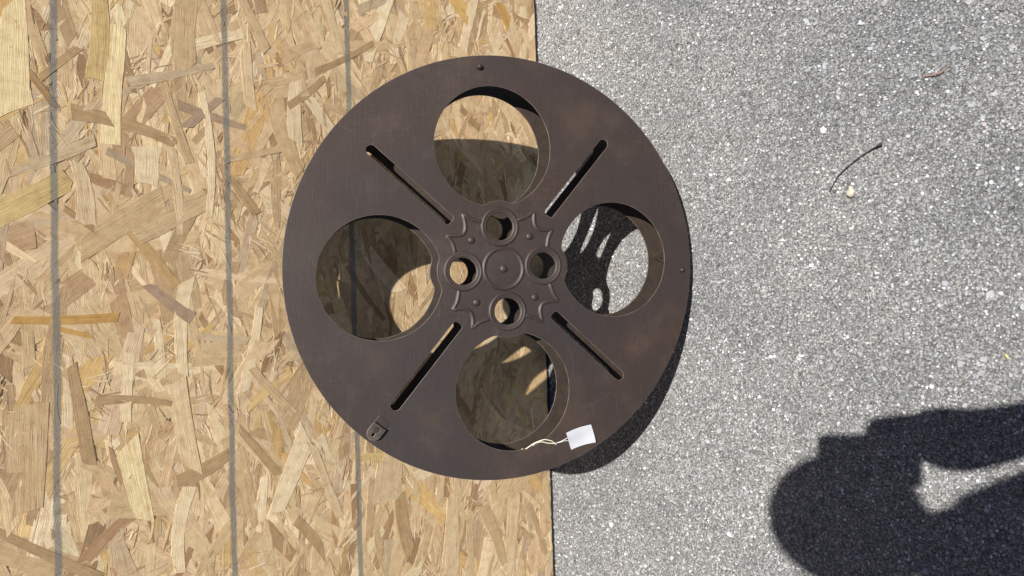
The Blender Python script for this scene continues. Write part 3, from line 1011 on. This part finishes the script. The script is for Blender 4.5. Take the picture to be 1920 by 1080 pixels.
def lump(name, c, rx, ry, rz, mat, label, cat, rot=0.0, tip=0.0, seed=1):
    rnd = random.Random(seed)
    bm = bmesh.new()
    bmesh.ops.create_icosphere(bm, subdivisions=3, radius=1.0)
    for v in bm.verts:
        n = v.co.normalized()
        k = 1 + 0.07 * math.sin(3.1 * n.x + seed) * math.cos(2.3 * n.y + 1.7 * seed) + 0.05 * math.sin(5 * n.z + 4 * n.x)
        x = n.x * k
        if tip and n.x > 0.55:
            x += tip * ((n.x - 0.55) / 0.45) ** 2
            n = Vector((n.x, n.y * 0.85, n.z * 0.85))
        v.co = Vector((x * rx, n.y * k * ry, n.z * k * rz))
    me = bpy.data.meshes.new(name)
    bm.to_mesh(me)
    bm.free()
    me.polygons.foreach_set("use_smooth", [True] * len(me.polygons))
    me.materials.append(mat)
    o = link(bpy.data.objects.new(name, me))
    o.location = (c[0], c[1], rz * 0.75)
    o.rotation_euler = (0, 0, rot)
    return tag(o, label, cat)


lump("pebble", (0.0885, -0.5815), 0.0068, 0.0058, 0.0040, M_PEB, "pale round pebble with a pointed tip beside the twig", "pebble", 0.05, 0.45, 3)
lump("straw_bit", (-0.1279, -0.7631), 0.0040, 0.0014, 0.0010, M_LEAF, "tiny yellow straw bit near the shadow on the asphalt", "straw", 0.6, 0.0, 5)

# ------------------------------------------------------------------ the photographer, standing just outside the picture; only the shadow falls into it
M_SKIN = mat_noise("skin", (0.42, 0.25, 0.18), (0.50, 0.31, 0.23), 40.0, 0.5)
M_SHIRT = mat_noise("dark_cotton", (0.030, 0.035, 0.050), (0.045, 0.050, 0.068), 60.0, 0.85)
M_JEANS = mat_noise("denim", (0.035, 0.050, 0.085), (0.060, 0.080, 0.12), 90.0, 0.85)
M_SHOE = mat_noise("shoe_canvas", (0.030, 0.030, 0.030), (0.055, 0.052, 0.050), 70.0, 0.7)
M_HAIR = mat_noise("brown_hair", (0.030, 0.019, 0.012), (0.060, 0.038, 0.024), 120.0, 0.5)
M_EYE = plain("eye_white", (0.70, 0.69, 0.66), 0.2).m
M_LIP = plain("lips", (0.38, 0.16, 0.13), 0.45).m
M_PHONE = mat_noise("black_glass", (0.008, 0.008, 0.009), (0.014, 0.014, 0.016), 20.0, 0.2, 0.0)
M_LENS = plain("lens_glass", (0.012, 0.014, 0.02), 0.08).m

PB = Vector((-0.03, -1.40, 0.0))
person = empty("person", PB)
tag(person, "person in dark shirt and jeans holding up a phone, whose shadow falls on the asphalt", "person")


def evaluated(o, name, mat, parent, origin):
    dg = bpy.context.evaluated_depsgraph_get()
    me = bpy.data.meshes.new_from_object(o.evaluated_get(dg))
    bpy.data.objects.remove(o)
    me.name = name
    me.transform(Matrix.Translation(-origin))
    me.materials.clear()
    me.materials.append(mat)
    me.polygons.foreach_set("use_smooth", [True] * len(me.polygons))
    return link(bpy.data.objects.new(name, me), parent)


def skin_obj(chains, root, levels=2):
    """chains: lists of (x, y, z, radius); points that coincide are shared"""
    idx, V, Rr, E = {}, [], [], []
    for ch in chains:
        prev = None
        for (x, y, z, r) in ch:
            k = (round(x, 4), round(y, 4), round(z, 4))
            if k not in idx:
                idx[k] = len(V)
                V.append((x, y, z))
                Rr.append(r)
            i = idx[k]
            if prev is not None and prev != i:
                E.append((prev, i))
            prev = i
    me = bpy.data.meshes.new("skin")
    me.from_pydata(V, E, [])
    o = bpy.data.objects.new("skin", me)
    col.objects.link(o)
    md = o.modifiers.new("Skin", 'SKIN')
    md.use_smooth_shade = True
    for i, sv in enumerate(me.skin_vertices[0].data):
        sv.radius = (Rr[i], Rr[i])
        sv.use_root = (i == root)
    sb = o.modifiers.new("Sub", 'SUBSURF')
    sb.levels = levels
    sb.render_levels = levels
    return o


PEL = (-0.03, -1.40, 0.93, 0.150)
SP = (-0.03, -1.39, 1.06, 0.138)
CH = (-0.037, -1.398, 1.19, 0.127)
UPc = (-0.032, -1.348, 1.295, 0.091)
NB = (-0.020, -1.250, 1.362, 0.068)
NK = (0.006, -1.215, 1.410, 0.053)
SHR = (0.130, -1.432, 1.262, 0.056)
SHL = (-0.190, -1.360, 1.275, 0.064)
ELR = (0.140, -1.420, 0.985, 0.036)
FAR = (0.101, -1.295, 0.980, 0.033)
WRR = (0.055, -1.172, 0.978, 0.034)
ELL = (-0.235, -1.345, 1.030, 0.040)
WRL = (-0.245, -1.290, 0.790, 0.027)
HPR, HPL = (0.055, -1.405, 0.87, 0.088), (-0.115, -1.405, 0.87, 0.088)
KNR, KNL = (0.065, -1.385, 0.49, 0.056), (-0.130, -1.385, 0.49, 0.056)
ANR, ANL = (0.065, -1.430, 0.095, 0.040), (-0.135, -1.430, 0.095, 0.040)
TOR, TOL = (0.085, -1.275, 0.040, 0.036), (-0.160, -1.275, 0.040, 0.036)

# phone frame: right edge of the phone, seen by the person
PC = CAM + RIGHT * 0.0325 + UP * (-0.003) + BACK * 0.010     # phone centre
pu, pr, pn = -RIGHT, UP, BACK                                  # up along the phone, to the right, towards the person


def ph(a, b, c):
    """phone coordinates: right, up, towards the person"""
    return tuple(PC + pr * a + pu * b + pn * c)


HEEL = (0.026, -1.108, 0.984, 0.044)
PALM1 = (*ph(0.030, -0.074, 0.028), 0.042)
PALM2 = (*ph(0.050, -0.030, 0.016), 0.017)
chains = [[PEL, SP, CH, UPc, NB, NK], [UPc, SHR, ELR, FAR, WRR, HEEL, PALM1, PALM2], [UPc, SHL, ELL, WRL],
          [PEL, HPR, KNR, ANR, TOR], [PEL, HPL, KNL, ANL, TOL]]
# right hand: four fingers round the camera side of the phone, thumb on the screen side
for k, (b, ln) in enumerate(((-0.014, 0.92), (-0.034, 1.0), (-0.054, 0.95), (-0.071, 0.78))):
    chains.append([PALM2 if k < 2 else PALM1, (*ph(0.053, b, 0.006), 0.0095), (*ph(0.047, b + 0.003, -0.013), 0.0085),
                   (*ph(0.047 - 0.024 * ln, b + 0.004, -0.0145), 0.0078), (*ph(0.047 - 0.042 * ln, b + 0.004, -0.0130), 0.0066)])
chains.append([PALM1, (*ph(0.040, -0.040, 0.024), 0.0115), (*ph(0.025, -0.020, 0.0165), 0.0095), (*ph(0.012, -0.004, 0.0135), 0.0080)])
# left hand hanging, fingers slightly curled
LP = (-0.245, -1.272, 0.705, 0.020)
chains.append([WRL, LP])
for k, (dy, ln) in enumerate(((0.026, 0.070), (0.010, 0.078), (-0.007, 0.073), (-0.022, 0.058))):
    chains.append([LP, (-0.243, -1.272 + dy, 0.675, 0.0095), (-0.238, -1.270 + dy * 1.1, 0.675 - ln * 0.5, 0.0082), (-0.226, -1.268 + dy * 1.1, 0.675 - ln, 0.0068)])
chains.append([LP, (-0.232, -1.236, 0.715, 0.0115), (-0.222, -1.222, 0.685, 0.0092), (-0.216, -1.218, 0.662, 0.0078)])
bo = skin_obj(chains, 0)

# head: shaped sphere, tilted down towards the phone
HC = Vector((0.032, -1.160, 1.483))
fy = Vector((0.0, 0.80, -0.60)).normalized()
fx = Vector((1, 0, 0))
fz = fx.cross(fy)
HV, HF = [], []
nu, nv = 56, 40


def gs(d, s):
    return math.exp(-(d / s) ** 2)


def head_pt(th, phi):
    n = Vector((math.sin(phi) * math.sin(th), math.sin(phi) * math.cos(th), math.cos(phi)))   # y forward, z up
    x, y, z = n.x * 0.076, n.y * 0.094, n.z * 0.116
    if z < 0:
        k = -z / 0.116
        x *= 1 - 0.34 * k
        y = y * (1 - 0.18 * k) + 0.014 * k
    if n.y > 0:
        y += 0.024 * gs(x, 0.013) * gs(z + 0.022, 0.020)              # nose
        y += 0.006 * gs(x, 0.010) * gs(z - 0.004, 0.020)
        y -= 0.009 * (gs(x - 0.031, 0.015) + gs(x + 0.031, 0.015)) * gs(z - 0.004, 0.013)   # eye sockets
        y += 0.004 * gs(abs(x) - 0.028, 0.022) * gs(z - 0.024, 0.009)   # brow
        y += 0.005 * gs(x, 0.022) * gs(z + 0.062, 0.010)              # lips
        y += 0.007 * gs(x, 0.020) * gs(z + 0.098, 0.016)              # chin
    return HC + fx * x + fy * y + fz * z


for j in range(nv + 1):
    for i in range(nu):
        HV.append(head_pt(2 * PI * i / nu, PI * (0.002 + 0.996 * j / nv)))
for j in range(nv):
    for i in range(nu):
        HF.append((j * nu + i, (j + 1) * nu + i, (j + 1) * nu + (i + 1) % nu, j * nu + (i + 1) % nu))
HF.append(tuple(range(nu)))
HF.append(tuple(nv * nu + i for i in range(nu))[::-1])
dg = bpy.context.evaluated_depsgraph_get()
bme = bpy.data.meshes.new_from_object(bo.evaluated_get(dg))
bpy.data.objects.remove(bo)
bm = bmesh.new()
bm.from_mesh(bme)
off = [bm.verts.new(v) for v in HV]
for f in HF:
    bm.faces.new([off[i] for i in f])
for s in (-1, 1):                                                       # ears
    r = bmesh.ops.create_uvsphere(bm, u_segments=16, v_segments=10, radius=1.0)
    for v in r['verts']:
        v.co = HC + fx * (s * 0.077 + v.co.x * 0.010) + fy * (-0.008 + v.co.y * 0.018) + fz * (-0.006 + v.co.z * 0.031)
bm.normal_update()
me = bpy.data.meshes.new("body_raw")
bm.to_mesh(me)
bm.free()
bo = bpy.data.objects.new("body_raw", me)
col.objects.link(bo)
rm = bo.modifiers.new("Remesh", 'REMESH')
rm.mode = 'VOXEL'
rm.voxel_size = 0.0055
body = evaluated(bo, "body", M_SKIN, person, PB)

for s in (-1, 1):
    bm = bmesh.new()
    bmesh.ops.create_uvsphere(bm, u_segments=16, v_segments=12, radius=0.0115)
    me = bpy.data.meshes.new("eye")
    bm.to_mesh(me)
    bm.free()
    me.materials.append(M_EYE)
    o = link(bpy.data.objects.new("eye", me), person)
    o.location = HC + fx * s * 0.031 + fy * 0.074 + fz * 0.004 - PB
tube("mouth", [HC + fx * x + fy * (0.0905 - 7.0 * x * x) + fz * -0.062 - PB for x in (-0.024, -0.014, 0.0, 0.014, 0.024)], 0.004, M_LIP, person, 8, [0.0015, 0.0035, 0.004, 0.0035, 0.0015])

# hair cap with an uneven edge
V, F = [], []
rnd = random.Random(4)
for j in range(17):
    for i in range(48):
        a = 2 * PI * i / 48
        front = max(0.0, math.cos(a))
        lim = 2.05 - 0.95 * front ** 0.7
        p = lim * j / 16
        n = Vector((math.sin(p) * math.sin(a), math.sin(p) * math.cos(a), math.cos(p)))
        k = 1.0 + rnd.uniform(-0.012, 0.02)
        V.append(HC + fx * n.x * 0.097 * k + fy * (n.y * 0.099 - 0.002) * k + fz * (n.z * 0.120) * k - PB)
for j in range(16):
    for i in range(48):
        F.append((j * 48 + i, (j + 1) * 48 + i, (j + 1) * 48 + (i + 1) % 48, j * 48 + (i + 1) % 48))
mesh_obj("hair", V, F, M_HAIR, person, smooth=True)


def grow(p, d):
    return (p[0], p[1], p[2], p[3] + d)


def lerp(a, b, t):
    return tuple(a[k] * (1 - t) + b[k] * t for k in range(4))


SEGS = [('head', (0.031, -1.15, 1.49), NB), ('shirt', NB, UPc), ('shirt', UPc, CH), ('shirt', CH, SP), ('shirt', SP, PEL),
        ('shirt', UPc, SHR), ('shirt', UPc, SHL), ('shirt', SHR, lerp(SHR, ELR, 0.55)), ('shirt', SHL, lerp(SHL, ELL, 0.55)),
        ('arm', lerp(SHR, ELR, 0.58), ELR), ('arm', lerp(SHL, ELL, 0.58), ELL), ('arm', ELR, WRR), ('arm', WRR, PALM2), ('arm', ELL, WRL), ('arm', WRL, LP),
        ('jeans', (PEL[0], PEL[1], PEL[2] - 0.035), HPR), ('jeans', (PEL[0], PEL[1], PEL[2] - 0.035), HPL), ('jeans', HPR, KNR), ('jeans', HPL, KNL),
        ('jeans', KNR, ANR), ('jeans', KNL, ANL), ('foot', ANR, TOR), ('foot', ANL, TOL)]
bmesh_body = body.data
nvb = len(bmesh_body.vertices)
co = np.empty(nvb * 3, np.float32)
no = np.empty(nvb * 3, np.float32)
bmesh_body.vertices.foreach_get("co", co)
bmesh_body.vertices.foreach_get("normal", no)
co, no = co.reshape(-1, 3), no.reshape(-1, 3)
wc = co + np.array(PB)
best = np.full(nvb, 1e9)
part = np.zeros(nvb, np.int32)
KINDS = ['head', 'shirt', 'arm', 'jeans', 'foot']
for kd, p, q in SEGS:
    p, q = np.array(p[:3]), np.array(q[:3])
    d = q - p
    t = np.clip(((wc - p) @ d) / (d @ d), 0, 1)
    dist = np.linalg.norm(wc - p - t[:, None] * d, axis=1)
    if kd == 'arm':
        dist = np.where((dist > 0.052) & (wc[:, 1] < -1.22), 1e6, dist)
    m = dist < best
    best[m] = dist[m]
    part[m] = KINDS.index(kd)


def garment(name, kinds, thick, mat):
    """cloth grown from the body surface, so it follows the figure and ends at clean hems"""
    ok = np.isin(part, [KINDS.index(k) for k in kinds])
    F = [tuple(p.vertices) for p in bmesh_body.polygons if all(ok[v] for v in p.vertices)]
    used = sorted({v for f in F for v in f})
    mp = {v: i for i, v in enumerate(used)}
    V = [tuple(co[v] + no[v] * thick) for v in used]
    o = mesh_obj(name, V, [tuple(mp[v] for v in f) for f in F], mat, person, smooth=True)
    sm = o.modifiers.new("Smooth", 'SMOOTH')
    sm.iterations = 4
    so2 = o.modifiers.new("Solid", 'SOLIDIFY')
    so2.thickness = thick * 0.6
    so2.offset = -1
    return o


garment("shirt", ('shirt',), 0.009, M_SHIRT)
garment("jeans", ('jeans',), 0.008, M_JEANS)
for A, T in ((ANR, TOR), (ANL, TOL)):
    s = skin_obj([[(A[0], A[1] - 0.03, 0.048, 0.046), (A[0], A[1] + 0.04, 0.052, 0.048), (T[0], T[1] - 0.04, 0.046, 0.047), (T[0], T[1] + 0.02, 0.040, 0.039)]], 0)
    evaluated(s, "shoe", M_SHOE, person, PB)

# phone in the hand
phone = empty("phone", mat=Matrix(((pr.x, pu.x, pn.x, PC.x), (pr.y, pu.y, pn.y, PC.y), (pr.z, pu.z, pn.z, PC.z), (0, 0, 0, 1))))
tag(phone, "slim black phone held upright in the hand of the photographing person", "phone")


def rounded(w_, h_, r):
    pts = []
    for cx_, cy_, a0 in ((w_ - r, h_ - r, 0), (-w_ + r, h_ - r, PI / 2), (-w_ + r, -h_ + r, PI), (w_ - r, -h_ + r, 1.5 * PI)):
        for k in range(7):
            a = a0 + PI / 2 * k / 6
            pts.append((cx_ + r * math.cos(a), cy_ + r * math.sin(a)))
    return pts


P0 = rounded(0.036, 0.0705, 0.010)
n0 = len(P0)
V, F = [], []
for (k, z) in ((0.96, -0.0040), (1.0, -0.0028), (1.0, 0.0028), (0.96, 0.0040)):
    V += [(x * k if abs(k - 1) < 1e-6 else x - math.copysign(0.0012, x), y if abs(k - 1) < 1e-6 else y - math.copysign(0.0012, y), z) for x, y in P0]
for j in range(3):
    for i in range(n0):
        F.append((j * n0 + i, j * n0 + (i + 1) % n0, (j + 1) * n0 + (i + 1) % n0, (j + 1) * n0 + i))
F.append(tuple(range(n0))[::-1])
F.append(tuple(3 * n0 + i for i in range(n0)))
mesh_obj("phone_body", V, F, M_PHONE, phone)
SC = rounded(0.0335, 0.0675, 0.008)
mesh_obj("screen", [(x, y, 0.00425) for x, y in SC] + [(x, y, 0.0039) for x, y in SC],
         [tuple(range(len(SC)))] + [(i, len(SC) + i, len(SC) + (i + 1) % len(SC), (i + 1) % len(SC)) for i in range(len(SC))], M_LENS, phone)
